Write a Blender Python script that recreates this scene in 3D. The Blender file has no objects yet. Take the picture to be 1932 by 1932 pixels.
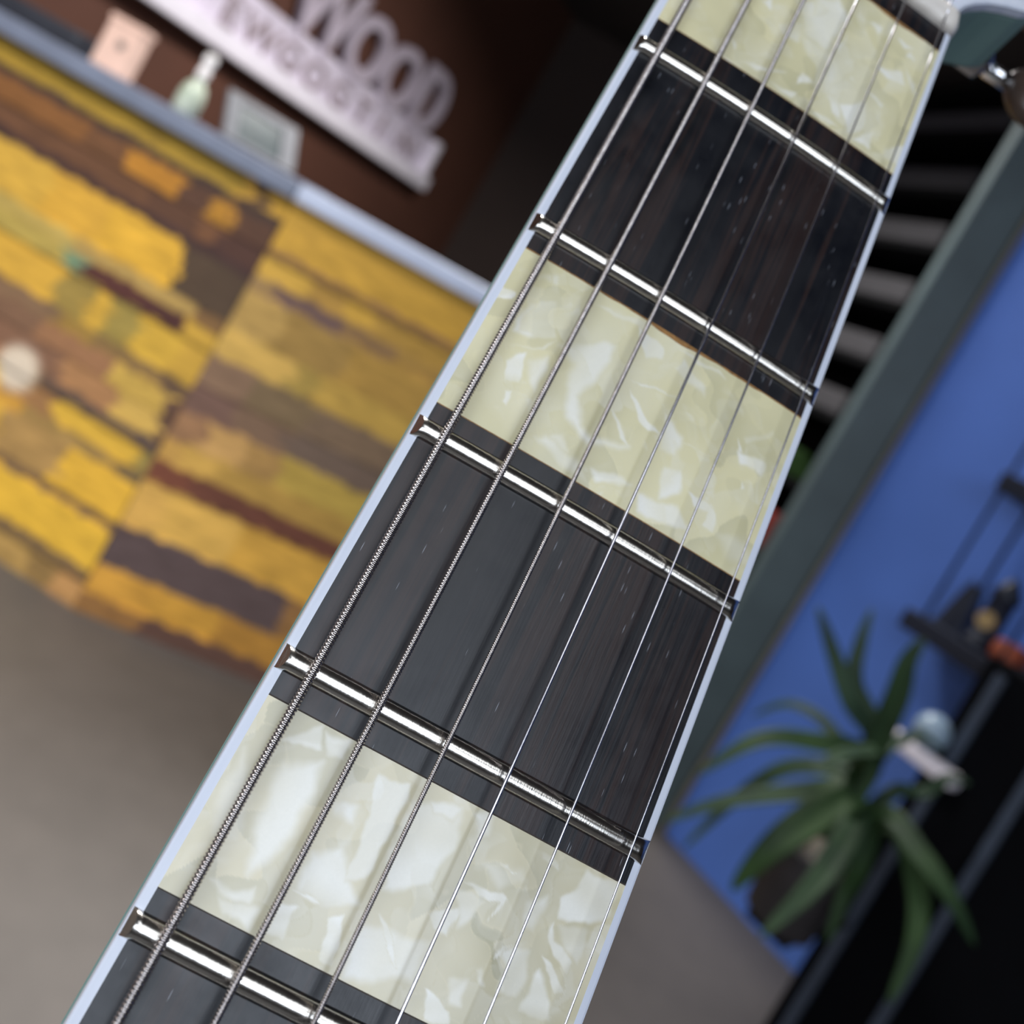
import bpy, bmesh, math, random
import numpy as np
from mathutils import Vector, Matrix, noise

S = bpy.context.scene
COL = S.collection
random.seed(4)

# ------------------------------------------------------------------ camera
CAM = Vector((0, 0, 1.15))
RIGHT = Vector((0.8695778, 0.0312058, 0.4928089))
UP = Vector((-0.4937960, 0.0549536, 0.8678396))
FWD = Vector((0, 0.9980012, -0.0631957))
cd = bpy.data.cameras.new('camera')
cam = bpy.data.objects.new('camera', cd); COL.objects.link(cam)
cam.matrix_world = Matrix(((RIGHT.x, UP.x, -FWD.x, CAM.x), (RIGHT.y, UP.y, -FWD.y, CAM.y),
                           (RIGHT.z, UP.z, -FWD.z, CAM.z), (0, 0, 0, 1)))
cd.sensor_width = 36; cd.lens = 36.0 * 1937 / 1932
cd.shift_x = 18 / 1932; cd.shift_y = -272.5 / 1932
cd.clip_start = 0.005; cd.clip_end = 60
cd.dof.use_dof = True; cd.dof.focus_distance = 0.111; cd.dof.aperture_fstop = 21.0
S.camera = cam

# ------------------------------------------------------------------ world, lights, exposure
wd = bpy.data.worlds.new('world'); S.world = wd; wd.use_nodes = True
wd.node_tree.nodes['Background'].inputs[0].default_value = (0.75, 0.85, 1.0, 1)
wd.node_tree.nodes['Background'].inputs[1].default_value = 0.25

def area(name, loc, target, sx, sy, power, color, spread=180):
    l = bpy.data.lights.new(name, 'AREA'); l.shape = 'RECTANGLE'; l.size = sx; l.size_y = sy
    l.energy = power; l.color = color; l.spread = math.radians(spread)
    o = bpy.data.objects.new(name, l); COL.objects.link(o); o.location = loc
    o.rotation_euler = (Vector(target) - Vector(loc)).to_track_quat('-Z', 'Y').to_euler()
    return o
area('shopfront_daylight', (-0.5, -2.8, 2.05), (-0.5, 0, 2.05), 4.8, 1.25, 84, (0.80, 0.88, 1.0))
area('skylight_daylight', (0.0, -2.05, 2.96), (0.0, -2.05, 0), 3.0, 1.3, 22, (0.92, 0.95, 1.0))
area('added_ceiling_lamp', (-1.35, 0.8, 2.9), (-1.45, 1.35, 0), 1.1, 0.6, 65, (1.0, 0.97, 0.95), 115)  # added, unseen lamp that brightens the counter front
area('added_ceiling_lamp', (-1.35, 0.25, 2.9), (-0.9, 1.3, 0), 0.3, 0.3, 10, (1.0, 0.95, 0.9), 55)  # added, unseen spot that brightens only the floor on the left
area('added_ceiling_lamp', (0.1, 3.6, 2.9), (-0.3, 3.7, 0), 1.1, 0.6, 90, (1.0, 0.97, 0.94), 150)  # added, unseen lamp that brightens the sign and its wall
S.view_settings.view_transform = 'Standard'; S.view_settings.look = 'None'
S.view_settings.gamma = 1; S.view_settings.use_curve_mapping = False
S.view_settings.exposure = 0.0

# ------------------------------------------------------------------ helpers
def lin(r, g=None, b=None):
    if g is None: r, g, b = r
    f = lambda c: (c / 255 / 12.92) if c / 255 <= 0.04045 else ((c / 255 + 0.055) / 1.055) ** 2.4
    return (f(r), f(g), f(b), 1.0)

class NT:
    def __init__(s, name):
        s.m = bpy.data.materials.new(name); s.m.use_nodes = True
        s.t = s.m.node_tree; s.n = s.t.nodes; s.b = s.n['Principled BSDF']
    def add(s, typ, ins=None, **kw):
        n = s.n.new(typ)
        for k, v in kw.items(): setattr(n, k, v)
        for k, v in (ins or {}).items():
            if isinstance(v, bpy.types.NodeSocket): s.t.links.new(v, n.inputs[k])
            else: n.inputs[k].default_value = v
        return n
    def set(s, **kw):
        for k, v in kw.items():
            k = k.replace('_', ' ')
            if isinstance(v, bpy.types.NodeSocket): s.t.links.new(v, s.b.inputs[k])
            else: s.b.inputs[k].default_value = v
        return s.m
    def coord(s, scale=(1, 1, 1), out='Object'):
        c = s.add('ShaderNodeTexCoord')
        return s.add('ShaderNodeMapping', {'Vector': c.outputs[out], 'Scale': scale}).outputs[0]
    def noise(s, vec, scale=5, detail=3, rough=0.5, dist=0):
        return s.add('ShaderNodeTexNoise', {'Vector': vec, 'Scale': scale, 'Detail': detail, 'Roughness': rough, 'Distortion': dist}).outputs['Fac']
    def ramp(s, fac, stops):
        r = s.add('ShaderNodeValToRGB', {'Fac': fac}); e = r.color_ramp.elements
        while len(e) < len(stops): e.new(0.5)
        for el, (p, c) in zip(e, stops): el.position = p; el.color = c if len(c) == 4 else (*c, 1)
        return r.outputs[0]
    def mix(s, fac, a, b, mode='MIX'):
        n = s.add('ShaderNodeMix', data_type='RGBA', blend_type=mode)
        for i, v in ((0, fac), (6, a), (7, b)):
            if isinstance(v, bpy.types.NodeSocket): s.t.links.new(v, n.inputs[i])
            else: n.inputs[i].default_value = v
        return n.outputs[2]
    def bump(s, h, strength=0.3, dist=0.001):
        return s.add('ShaderNodeBump', {'Height': h, 'Strength': strength, 'Distance': dist}).outputs[0]

def plain(name, c, rough=0.5, metal=0.0, var=0.12, scale=30, coat=0.0, spec=0.5):
    t = NT(name); v = t.coord()
    f = t.noise(v, scale, 3)
    a = tuple(x * (1 - var) for x in c[:3]) + (1,); b = tuple(min(1, x * (1 + var)) for x in c[:3]) + (1,)
    t.set(Base_Color=t.ramp(f, [(0.3, a), (0.7, b)]), Roughness=rough, Metallic=metal, Coat_Weight=coat, Specular_IOR_Level=spec)
    return t.m

def link(name, me, mat, parent=None, smooth=False):
    o = bpy.data.objects.new(name, me); COL.objects.link(o)
    if mat: me.materials.append(mat)
    if parent is not None: o.parent = parent
    if smooth:
        for p in me.polygons: p.use_smooth = True
    return o

def from_bm(name, bm, mat, parent=None, smooth=False):
    bmesh.ops.recalc_face_normals(bm, faces=bm.faces)
    me = bpy.data.meshes.new(name); bm.to_mesh(me); bm.free()
    return link(name, me, mat, parent, smooth)

def box(bm, c, s, rot=None, bev=0.0):
    r = bmesh.ops.create_cube(bm, size=1)
    vs = r['verts']
    for v in vs: v.co = Vector((v.co.x * s[0], v.co.y * s[1], v.co.z * s[2]))
    if bev:
        es = list({e for v in vs for e in v.link_edges})
        r2 = bmesh.ops.bevel(bm, geom=es, offset=bev, segments=2, affect='EDGES', profile=0.6)
        vs = list({v for f in r2['faces'] for v in f.verts} | {v for v in vs if v.is_valid})
    for v in vs:
        if rot: v.co = rot @ v.co
        v.co += Vector(c)

def boxobj(name, c, s, mat, parent=None, rot=None, bev=0.0):
    bm = bmesh.new(); box(bm, c, s, rot, bev); return from_bm(name, bm, mat, parent)

def lathe(bm, prof, seg=32, axis=None, loc=(0, 0, 0)):
    M = axis or Matrix.Identity(3); loc = Vector(loc); rings = []
    for r, z in prof:
        rings.append([bm.verts.new(M @ Vector((r * math.cos(2 * math.pi * k / seg), r * math.sin(2 * math.pi * k / seg), z)) + loc) for k in range(seg)])
    for a, b in zip(rings, rings[1:]):
        for k in range(seg): bm.faces.new((a[k], a[(k + 1) % seg], b[(k + 1) % seg], b[k]))
    bm.faces.new(rings[0][::-1]); bm.faces.new(rings[-1])

def sweep(bm, path, radii, seg=10):
    path = [Vector(p) for p in path]; rings = []; ref = Vector((0.3, 0.1, 0.95)).normalized()
    for i, p in enumerate(path):
        d = (path[min(i + 1, len(path) - 1)] - path[max(i - 1, 0)]).normalized()
        a = d.cross(ref)
        if a.length < 0.05: a = d.cross(Vector((1, 0, 0)))
        a.normalize(); b = d.cross(a)
        rings.append([bm.verts.new(p + (a * math.cos(2 * math.pi * k / seg) + b * math.sin(2 * math.pi * k / seg)) * radii[i]) for k in range(seg)])
    for a, b in zip(rings, rings[1:]):
        for k in range(seg): bm.faces.new((a[k], a[(k + 1) % seg], b[(k + 1) % seg], b[k]))
    bm.faces.new(rings[0][::-1]); bm.faces.new(rings[-1])

def prism(bm, pts, z0, z1):
    lo = [bm.verts.new((x, y, z0)) for x, y in pts]; hi = [bm.verts.new((x, y, z1)) for x, y in pts]
    n = len(pts)
    for k in range(n): bm.faces.new((lo[k], lo[(k + 1) % n], hi[(k + 1) % n], hi[k]))
    bm.faces.new(lo[::-1]); bm.faces.new(hi)

def thing(name, label, cat, loc=(0, 0, 0), rz=0.0, group=None):
    o = bpy.data.objects.new(name, None); COL.objects.link(o); o.location = loc; o.rotation_euler = (0, 0, rz)
    o.empty_display_size = 0.05
    return tag(o, label, cat, group)
def tag(o, label, cat, group=None):
    o['label'] = label; o['category'] = cat
    if group: o['group'] = group
    return o
def struct(o):
    o['kind'] = 'structure'; return o

# ================================================================== ROOM
t = NT('polished_concrete'); v = t.coord()
n1 = t.noise(v, 1.3, 5, 0.6); n2 = t.noise(v, 14, 4, 0.6)
c = t.ramp(t.mix(0.35, n1, n2), [(0.3, lin(70, 66, 63)), (0.7, lin(86, 81, 77))])
t.set(Base_Color=c, Roughness=0.55, Normal=t.bump(n2, 0.1, 0.002))
M_FLOOR = t.m
M_BROWN = plain('brown_wall_paint', lin(90, 55, 41), 0.75, var=0.08, scale=3)
M_DARK = plain('dark_wall_paint', lin(52, 38, 32), 0.8, var=0.1, scale=3)
M_BLUE = plain('blue_wall_paint', lin(86, 124, 208), 0.6, var=0.05, scale=4)
M_CEIL = plain('dark_ceiling_paint', lin(60, 54, 50), 0.85, scale=2)
M_REAR = plain('rear_wall_paint', lin(110, 104, 100), 0.8, scale=2)
M_POST = plain('slate_green_paint', lin(78, 92, 94), 0.5, var=0.15, scale=6)

def quadwall(name, a, b, z0, z1, mat, thick=0.1, side=1):
    a = Vector((*a, 0)); b = Vector((*b, 0)); d = (b - a).normalized(); n = Vector((-d.y, d.x, 0)) * side * thick
    bm = bmesh.new()
    prism(bm, [(a.x, a.y), (b.x, b.y), (b.x + n.x, b.y + n.y), (a.x + n.x, a.y + n.y)], z0, z1)
    return struct(from_bm(name, bm, mat))

struct(boxobj('floor', (0, 2, -0.05), (9.2, 10.4, 0.1), M_FLOOR))
# ceiling with an opening for the skylight above the photographer
bm = bmesh.new()
sx0, sx1, sy0, sy1 = -1.55, 1.55, -2.75, -1.35
for (x0, x1, y0, y1) in ((-4.6, 4.6, sy1, 7.2), (-4.6, 4.6, -3.2, sy0), (-4.6, sx0, sy0, sy1), (sx1, 4.6, sy0, sy1)):
    box(bm, ((x0 + x1) / 2, (y0 + y1) / 2, 3.05), (x1 - x0, y1 - y0, 0.1))
struct(from_bm('ceiling', bm, M_CEIL))
# receding brown side wall that carries the sign
WA = Vector((-1.903, 4.0, 0)); WU = Vector((0.3703, 0.9289, 0)); WN = Vector((0.9289, -0.3703, 0))
pa = WA + WU * -3.2 - WN * 0.07; pb = WA + WU * 3.3 - WN * 0.07
quadwall('wall_left', (pa.x, pa.y), (pb.x, pb.y), 0, 3.0, M_BROWN, 0.1, 1)
quadwall('wall_back', (pb.x - 0.1, pb.y), (4.2, pb.y), 0, 3.0, M_DARK, 0.1, 1)
quadwall('wall_entry', (pa.x, pa.y), (-3.6, -2.9), 0, 3.0, M_REAR, 0.1, -1)
quadwall('wall_east', (4.2, pb.y), (4.2, -2.9), 0, 3.0, M_DARK, 0.1, 1)
# rear wall with the wide shopfront window
bm = bmesh.new()
wx0, wx1, wz0, wz1 = -2.95, 1.95, 1.38, 2.72
for (x0, x1, z0, z1) in ((-3.7, wx0, 0, 3), (wx1, 4.3, 0, 3), (wx0, wx1, 0, wz0), (wx0, wx1, wz1, 3)):
    box(bm, ((x0 + x1) / 2, -2.95, (z0 + z1) / 2), (x1 - x0, 0.1, z1 - z0))
struct(from_bm('wall_rear', bm, M_REAR))
M_ALU = plain('window_aluminium', lin(150, 152, 156), 0.4, 0.6)
bm = bmesh.new()
for (x0, x1, z0, z1) in ((wx0, wx0 + .05, wz0, wz1), (wx1 - .05, wx1, wz0, wz1), (wx0, wx1, wz0, wz0 + .05), (wx0, wx1, wz1 - .05, wz1)):
    box(bm, ((x0 + x1) / 2, -2.88, (z0 + z1) / 2), (x1 - x0, 0.05, z1 - z0))
struct(from_bm('window_1', bm, M_ALU))

# blue wall at right, post at its left end
BD = Vector((0.637, -0.770, 0)); BN = Vector((-0.770, -0.637, 0)); B0 = Vector((1.085, 2.985, 0))
b1 = B0 + BD * 4.2
quadwall('wall_right', (B0.x, B0.y), (b1.x, b1.y), 0, 3.0, M_BLUE, 0.1, 1)
bm = bmesh.new()
box(bm, (0, 0, 1.5), (0.135, 0.12, 3.0), bev=0.008)
o = struct(from_bm('trim_1', bm, M_POST)); o.location = (1.018, 3.035, 0); o.rotation_euler.z = math.radians(-8)
bm = bmesh.new(); box(bm, (0, 0, 1.5), (0.012, 0.125, 3.0))
o = struct(from_bm('trim_2', bm, plain('tan_edge_strip', lin(130, 122, 106), 0.6))); o.location = (1.093, 3.018, 0); o.rotation_euler.z = math.radians(-8)

# ================================================================== COUNTER
def attr_mat(name, rough=0.6, nz=0.25):
    t = NT(name); a = t.add('ShaderNodeAttribute', attribute_name='tint')
    v = t.coord((3, 3, 22)); n = t.noise(v, 6, 5, 0.65)
    dark = t.mix(0.55, a.outputs['Color'], lin(60, 42, 36))
    f = t.ramp(n, [(0.55, (0, 0, 0)), (0.72, (1, 1, 1))])
    t.set(Base_Color=t.mix(f, a.outputs['Color'], dark), Roughness=rough, Normal=t.bump(n, nz, 0.002), Specular_IOR_Level=0.25)
    return t.m
M_PLANK = attr_mat('weathered_painted_planks')

Y_ = (219, 170, 60)
# rows: (v0, v1, [(u_end, colour), ...]) measured downwards from the worktop and outwards from the corner, in 1/795 m
LEFT = [(0, 45, [(40, (196, 152, 56)), (75, (92, 70, 48)), (100, (190, 146, 56)), (900, (160, 130, 46))]),
        (45, 64, [(900, (62, 48, 44))]),
        (64, 108, [(95, (84, 58, 46)), (135, (178, 126, 44)), (200, (84, 58, 46)), (330, (182, 124, 44)), (420, (104, 70, 46)), (900, (128, 84, 46))]),
        (108, 150, [(90, (74, 50, 44)), (140, (110, 74, 50)), (250, (88, 60, 46)), (900, (100, 68, 48))]),
        (150, 170, [(900, (62, 44, 44))]),
        (170, 262, [(138, (74, 60, 48)), (300, (222, 172, 58)), (430, (216, 166, 60)), (900, (212, 168, 66))]),
        (262, 288, [(60, (120, 90, 56)), (330, (176, 146, 82)), (900, (182, 158, 84))]),
        (288, 322, [(58, (196, 156, 60)), (170, (72, 42, 42)), (290, (78, 44, 42)), (340, (110, 140, 110)), (900, (178, 156, 78))]),
        (322, 400, [(60, (196, 156, 60)), (150, (206, 166, 60)), (210, (150, 132, 66)), (250, (204, 162, 60)), (330, (150, 128, 64)), (900, (212, 166, 62))]),
        (400, 430, [(60, (96, 76, 60)), (220, (130, 104, 64)), (300, (150, 120, 58)), (900, (124, 98, 74))]),
        (430, 470, [(20, (90, 66, 56)), (150, (196, 162, 76)), (320, (150, 108, 76)), (900, (120, 90, 70))]),
        (470, 520, [(20, (90, 66, 56)), (120, (204, 168, 84)), (240, (164, 120, 80)), (900, (126, 92, 72))]),
        (520, 545, [(260, (84, 70, 64)), (300, (110, 84, 60)), (900, (150, 104, 70))]),
        (545, 590, [(40, (150, 132, 70)), (220, (212, 170, 60)), (330, (150, 110, 70)), (900, (222, 172, 56))]),
        (590, 612, [(60, (110, 92, 62)), (260, (150, 122, 70)), (900, (200, 150, 60))]),
        (612, 695, [(155, (222, 174, 58)), (300, (166, 132, 78)), (900, (206, 162, 62))]),
        (695, 715, [(900, (118, 94, 68))]),
        (715, 800, [(900, (224, 178, 58))]),
        (800, 822, [(900, (116, 94, 66))]),
        (822, 880, [(60, (186, 140, 86)), (110, (140, 112, 66)), (900, (176, 142, 80))])]
RIGHT_R = [(0, 95, [(400, (216, 168, 66)), (900, (208, 162, 66))]),
           (95, 108, [(900, (150, 112, 76))]),
           (108, 152, [(105, (224, 178, 76)), (170, (190, 148, 70)), (230, (216, 170, 70)), (900, (196, 154, 70))]),
           (152, 182, [(40, (170, 138, 90)), (190, (116, 92, 88)), (300, (150, 118, 80)), (900, (180, 142, 72))]),
           (182, 265, [(90, (196, 160, 90)), (220, (172, 138, 74)), (900, (190, 150, 72))]),
           (265, 322, [(150, (228, 186, 96)), (200, (180, 152, 76)), (900, (204, 166, 78))]),
           (322, 385, [(90, (140, 112, 90)), (220, (128, 108, 80)), (900, (130, 108, 86))]),
           (385, 440, [(90, (120, 92, 82)), (200, (130, 104, 84)), (900, (116, 98, 86))]),
           (440, 500, [(60, (160, 120, 86)), (140, (206, 162, 98)), (220, (176, 138, 80)), (900, (194, 164, 76))]),
           (500, 548, [(40, (200, 156, 80)), (110, (216, 172, 84)), (900, (186, 148, 72))]),
           (548, 592, [(70, (120, 70, 54)), (900, (106, 64, 52))]),
           (592, 690, [(60, (226, 178, 90)), (210, (234, 186, 90)), (900, (224, 172, 72))]),
           (690, 775, [(360, (90, 76, 78)), (400, (150, 110, 66)), (900, (210, 156, 64))]),
           (775, 840, [(120, (222, 164, 66)), (260, (212, 158, 62)), (900, (188, 136, 58))]),
           (840, 880, [(120, (150, 108, 62)), (900, (96, 70, 62))])]

def plank_face(name, corner, direction, length, height, rows, parent, blob=None, seed=0):
    """cladding of horizontal boards, one mesh; each board stands out a little differently"""
    direction = Vector(direction); nrm = Vector((direction.y, -direction.x, 0))
    if nrm.y > 0: nrm = -nrm
    nu = int(length / 0.005); verts = []; faces = []; cols = []; rnd = random.Random(seed)
    H = 880.0
    for (v0, v1, segs) in rows:
        nv = max(3, int((v1 - v0) / 4)); off = rnd.uniform(0.001, 0.009); base = len(verts)
        for j in range(-1, nv + 2):
            jj = min(max(j, 0), nv); v = v0 + (v1 - v0) * jj / nv
            depth = -0.004 if j in (-1, nv + 1) else off
            for i in range(nu + 1):
                u = length * i / nu; uu = u * 795
                p = Vector(corner) + direction * u + nrm * depth
                verts.append((p.x, p.y, height * (1 - v / H)))
                # paint worn along wandering edges
                uw = uu + 26 * noise.noise(Vector((uu * .02, v * .05, seed))) + 12 * noise.noise(Vector((uu * .07, v * .13, seed + 5)))
                vw = v + 4 * noise.noise(Vector((uu * .03, v * .03, seed + 9)))
                cc = None
                for (a, b, sg) in rows:
                    if a <= vw < b or (vw < 0 and a == 0) or (vw >= H and b == 880):
                        for ue, col in sg:
                            if uw < ue: cc = col; break
                        break
                cc = cc or segs[-1][1]
                k = 1 + 0.14 * noise.noise(Vector((uu * .015, v * .09, seed + 21)))
                cl = [min(255, x * k * .97) * .91 + g_ * .09 for x, g_ in zip(cc, (150, 122, 92))]
                if blob:
                    d = math.hypot(uu - blob[0], (v - blob[1])) / blob[2]
                    w = max(0, min(1, (1.3 - d) / .5)); cl = [x * (1 - w) + y * w for x, y in zip(cl, (206, 192, 172))]
                cols.append(lin(cl))
        for j in range(nv + 2):
            for i in range(nu):
                a = base + j * (nu + 1) + i; faces.append((a, a + 1, a + nu + 2, a + nu + 1))
    me = bpy.data.meshes.new(name); me.from_pydata(verts, [], faces)
    at = me.color_attributes.new('tint', 'FLOAT_COLOR', 'POINT')
    at.data.foreach_set('color', np.array(cols, dtype=np.float32).ravel())
    return link(name, me, M_PLANK, parent)

HC = 1.098
CORN = (-0.606, 2.367, 0); RD = Vector((0.957, 0.290, 0)).normalized(); LD = Vector((-0.995, 0.104, 0)).normalized()
counter = thing('shop_counter', 'shop counter clad in worn yellow and brown painted planks', 'counter', (0, 0, 0))
plank_face('plank_cladding', CORN, LD, 1.35, HC, LEFT, counter, blob=(318, 539, 42), seed=1)
plank_face('plank_cladding', CORN, RD, 1.25, HC, RIGHT_R, counter, seed=2)
bm = bmesh.new()
c0 = Vector(CORN); ofs = Vector((0, 0.012, 0))
pts = [c0 + LD * 1.35 + ofs, c0 + ofs, c0 + RD * 1.25 + ofs, c0 + RD * 1.25 + Vector((-.15, .55, 0)), c0 + Vector((-.08, .58, 0)), c0 + LD * 1.35 + Vector((0, .55, 0))]
prism(bm, [(p.x, p.y) for p in pts], 0, HC)
from_bm('carcass', bm, plain('counter_carcass', lin(60, 46, 40), 0.8), counter)
M_TOPL = plain('slate_worktop', lin(112, 120, 138), 0.42, var=0.1, scale=12)
M_TOPR = plain('pale_worktop', lin(196, 206, 228), 0.35, var=0.05, scale=12)
def slab(name, dr, L, mat, label, dz):
    n = Vector((dr.y, -dr.x, 0)); n = n if n.y < 0 else -n
    other = RD if dr is LD else LD
    m = (Vector((LD.y, -LD.x, 0)) * (1 if LD.x > 0 else -1) + Vector((RD.y, -RD.x, 0))).normalized(); m = m if m.y < 0 else -m
    gap = dr * .0015
    a = c0 + m * .03 + gap; b = c0 + dr * L + n * .03
    back = [c0 + dr * L - n * .50, c0 - m * .50 + gap]
    bm = bmesh.new(); prism(bm, [(p.x, p.y) for p in [a, b] + back], HC + .001, HC + dz)
    o = from_bm(name, bm, mat); b_ = o.modifiers.new('bevel', 'BEVEL'); b_.width = 0.004; b_.segments = 2
    return tag(o, label, 'worktop')
slab('worktop', LD, 1.30, M_TOPL, 'slate grey worktop edge on the counter beneath the bottle', 0.046)
slab('worktop', RD, 1.25, M_TOPR, 'pale blue-grey worktop on the counter section nearest the guitar neck', 0.043)
TZ = HC + 0.0465

# things on the counter
M_PINK = plain('pink_card', lin(226, 190, 172), 0.7, var=0.05)
o = thing('gift_box', 'small pale pink upright box with dark dot on the counter', 'box', (-1.205, 2.545, TZ + .001), math.radians(-8))
boxobj('carton', (0, 0, 0.058), (0.096, 0.05, 0.116), M_PINK, o, bev=0.003)
boxobj('lid', (0, 0, 0.124), (0.102, 0.056, 0.016), M_PINK, o, bev=0.003)
bm = bmesh.new(); lathe(bm, [(0.012, -0.0275), (0.012, -0.0255)], 20, Matrix.Rotation(math.pi / 2, 3, 'X'), (0.01, 0, .07))
for v in bm.verts: v.co.y = -abs(v.co.y)
from_bm('emblem', bm, plain('grey_ink', lin(120, 110, 104), 0.6), o)

o = thing('spray_bottle', 'frosted green-white bottle with shiny metal cap on the counter', 'bottle', (-0.985, 2.51, TZ + .001))
t = NT('frosted_bottle_glass'); v = t.coord()
t.set(Base_Color=t.ramp(t.noise(v, 12, 2), [(0.35, lin(168, 182, 160)), (0.65, lin(206, 214, 196))]), Roughness=0.3, Coat_Weight=0.4)
bm = bmesh.new(); lathe(bm, [(0.026, 0), (0.032, 0.006), (0.032, 0.05), (0.026, 0.072), (0.013, 0.088), (0.011, 0.096)], 32)
from_bm('body', bm, t.m, o, True)
M_CHROME = plain('chrome', (0.86, 0.87, 0.9, 1), 0.12, 1.0, var=0.03)
bm = bmesh.new(); lathe(bm, [(0.014, 0.094), (0.015, 0.1), (0.015, 0.118), (0.012, 0.122), (0.012, 0.130), (0.0155, 0.135), (0.0155, 0.152), (0.010, 0.158)], 32)
from_bm('cap', bm, plain('white_cap', lin(246, 242, 240), 0.25, 0.0, var=0.02), o, True)

# tablet leaning on a stand: frame parallelogram in its own plane
o = thing('tablet_stand', 'silver framed tablet leaning back on the counter beside the bottle', 'tablet', (-0.86, 2.46, TZ + .001))
bx = Vector((0.64, 0.77, 0)); py = Vector((-0.50, 0.42, 1.0)).normalized(); nn = bx.cross(py).normalized()
def tab(name, u0, u1, v0, v1, d0, d1, mat):
    bm = bmesh.new(); P = []
    for d in (d0, d1):
        P.append([bm.verts.new(bx * u + py * v_ + nn * d) for u, v_ in ((u0, v0), (u1, v0), (u1, v1), (u0, v1))])
    for k in range(4): bm.faces.new((P[0][k], P[0][(k + 1) % 4], P[1][(k + 1) % 4], P[1][k]))
    bm.faces.new(P[0][::-1]); bm.faces.new(P[1]); return from_bm(name, bm, mat, o)
M_SIL = plain('silver_frame', lin(92, 94, 100), 0.6, 0.0)
W_, H_ = 0.225, 0.125
for (a, b, c_, d) in ((0, .036, 0, H_), (W_ - .05, W_, 0, H_), (.036, W_ - .05, H_ - .022, H_), (.036, W_ - .05, 0, .012)):
    tab('bezel', a, b, c_, d, 0, .010, M_SIL)
tab('screen', .036, W_ - .05, .012, H_ - .022, .001, .006, plain('dark_screen', lin(58, 70, 72), 0.2))
bm = bmesh.new(); sweep(bm, [bx * .12 + py * .11, bx * .12 + Vector((0.03, .09, .004)) + Vector((-.05, .0, 0))], [.004, .004]); from_bm('prop_leg', bm, M_SIL, o)

o = boxobj('counter_tray', (0, 0, 0), (0.34, 0.16, 0.05), plain('black_plastic', lin(36, 38, 46), 0.5), bev=0.008)
o.location = (-1.50, 2.66, TZ + .026); tag(o, 'low black tray lying on the counter left of the pink box', 'tray')

# ================================================================== SIGN
M_SIGN = plain('white_sign_paint', lin(246, 240, 250), 0.5, var=0.04, scale=8)
M_SIGNP = plain('grey_sign_panel', lin(222, 212, 228), 0.6, var=0.10, scale=8)
M_LET = plain('brown_sign_letter', lin(150, 134, 138), 0.6, var=0.06, scale=8)
M_TOPLET = plain('lilac_grey_letter', lin(196, 184, 198), 0.6, var=0.05, scale=8)
sign = thing('wall_sign', 'large white wooden sign with cut-out letters on the brown wall', 'sign', (WA.x, WA.y, 0), math.atan2(WU.y, WU.x))
# local: x along the wall, -y towards the room, z up
boxobj('panel', (1.07, 0.03, 1.615), (2.8, 0.03, 0.26), M_SIGNP, sign, bev=0.006)
boxobj('rail', (1.075, 0.0, 1.495), (2.83, 0.085, 0.085), M_SIGN, sign, bev=0.01)
def letter(ch, x, z, sx, sz, mat, y=0.0, ex=0.012, off=0.0):
    cu = bpy.data.curves.new('letter', 'FONT'); cu.body = ch; cu.size = 1; cu.extrude = 1.0; cu.align_x = 'CENTER'; cu.offset = off
    o = bpy.data.objects.new('letter', cu); COL.objects.link(o); cu.materials.append(mat); o.parent = sign
    bpy.context.view_layer.update()
    me = bpy.data.meshes.new_from_object(o.evaluated_get(bpy.context.evaluated_depsgraph_get()))
    bpy.data.objects.remove(o); me.transform(Matrix.Translation((x, y, z)) @ Matrix.Rotation(math.pi / 2, 4, 'X') @ Matrix.Diagonal((sx, sz, ex, 1)))
    me.materials.clear(); link('letter', me, mat, sign)
for ch, x in zip('EWGOGTIN', (0.44, 0.66, 0.89, 1.12, 1.36, 1.60, 1.82, 2.13)):
    letter(ch, x, 1.555, 0.25, 0.185, M_LET, 0.012, 0.006, 0.01)
for ch, x, sz in zip('WOOD', (0.98, 1.40, 1.77, 2.15), (0.50, 0.46, 0.46, 0.50)):
    letter(ch, x, 1.735, 0.46, sz, M_TOPLET, 0.02, 0.02, 0.022)
boxobj('panel', (2.42, -0.002, 1.62), (0.05, 0.05, 0.25), M_SIGN, sign, bev=0.006)

# ================================================================== SHELVING behind the neck (dark)
M_BLACK = plain('black_paint', lin(10, 11, 13), 0.7, spec=.15)
M_GREYB = plain('grey_fabric', lin(66, 65, 68), 0.8)
sh = thing('shelving_unit', 'tall black shelving unit standing behind the slate green post', 'shelf', (1.30, 4.02, 0), math.atan2(1, -.33))
# local x runs away along the front, local -y would be into the unit
L_ = 2.1
for x in (0.0, L_): boxobj('side_panel', (x, -.22, 1.45), (.03, .44, 2.9), M_BLACK, sh)
boxobj('back_panel', (L_ / 2, -.43, 1.45), (L_, .02, 2.9), M_BLACK, sh)
levels = [.12, .42, .74, 1.06, 1.37, 1.63, 1.89, 2.15, 2.40, 2.67, 2.88]
for z in levels: boxobj('shelf', (L_ / 2, -.21, z), (L_ - .03, .42, .03), M_BLACK, sh)
R = Matrix.Translation(sh.location) @ Matrix.Rotation(sh.rotation_euler.z, 4, 'Z')
for zi, z in enumerate(levels[4:10]):
    for k, x in enumerate((.42, 1.32)):
        w = .72
        o = boxobj('storage_case', (0, 0, 0), (w, .34, .10), M_GREYB, bev=.012)
        o.location = R @ Vector((x + .1, -.19, z + .0665)); o.rotation_euler.z = sh.rotation_euler.z
        lvl = ['fifth', 'sixth', 'seventh', 'eighth', 'ninth', 'tenth'][zi]
        tag(o, 'long grey case on the %s black shelf from the floor, %s of two' % (lvl, 'nearer' if k == 0 else 'farther'), 'case', 'grey cases on the black shelves')
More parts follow.
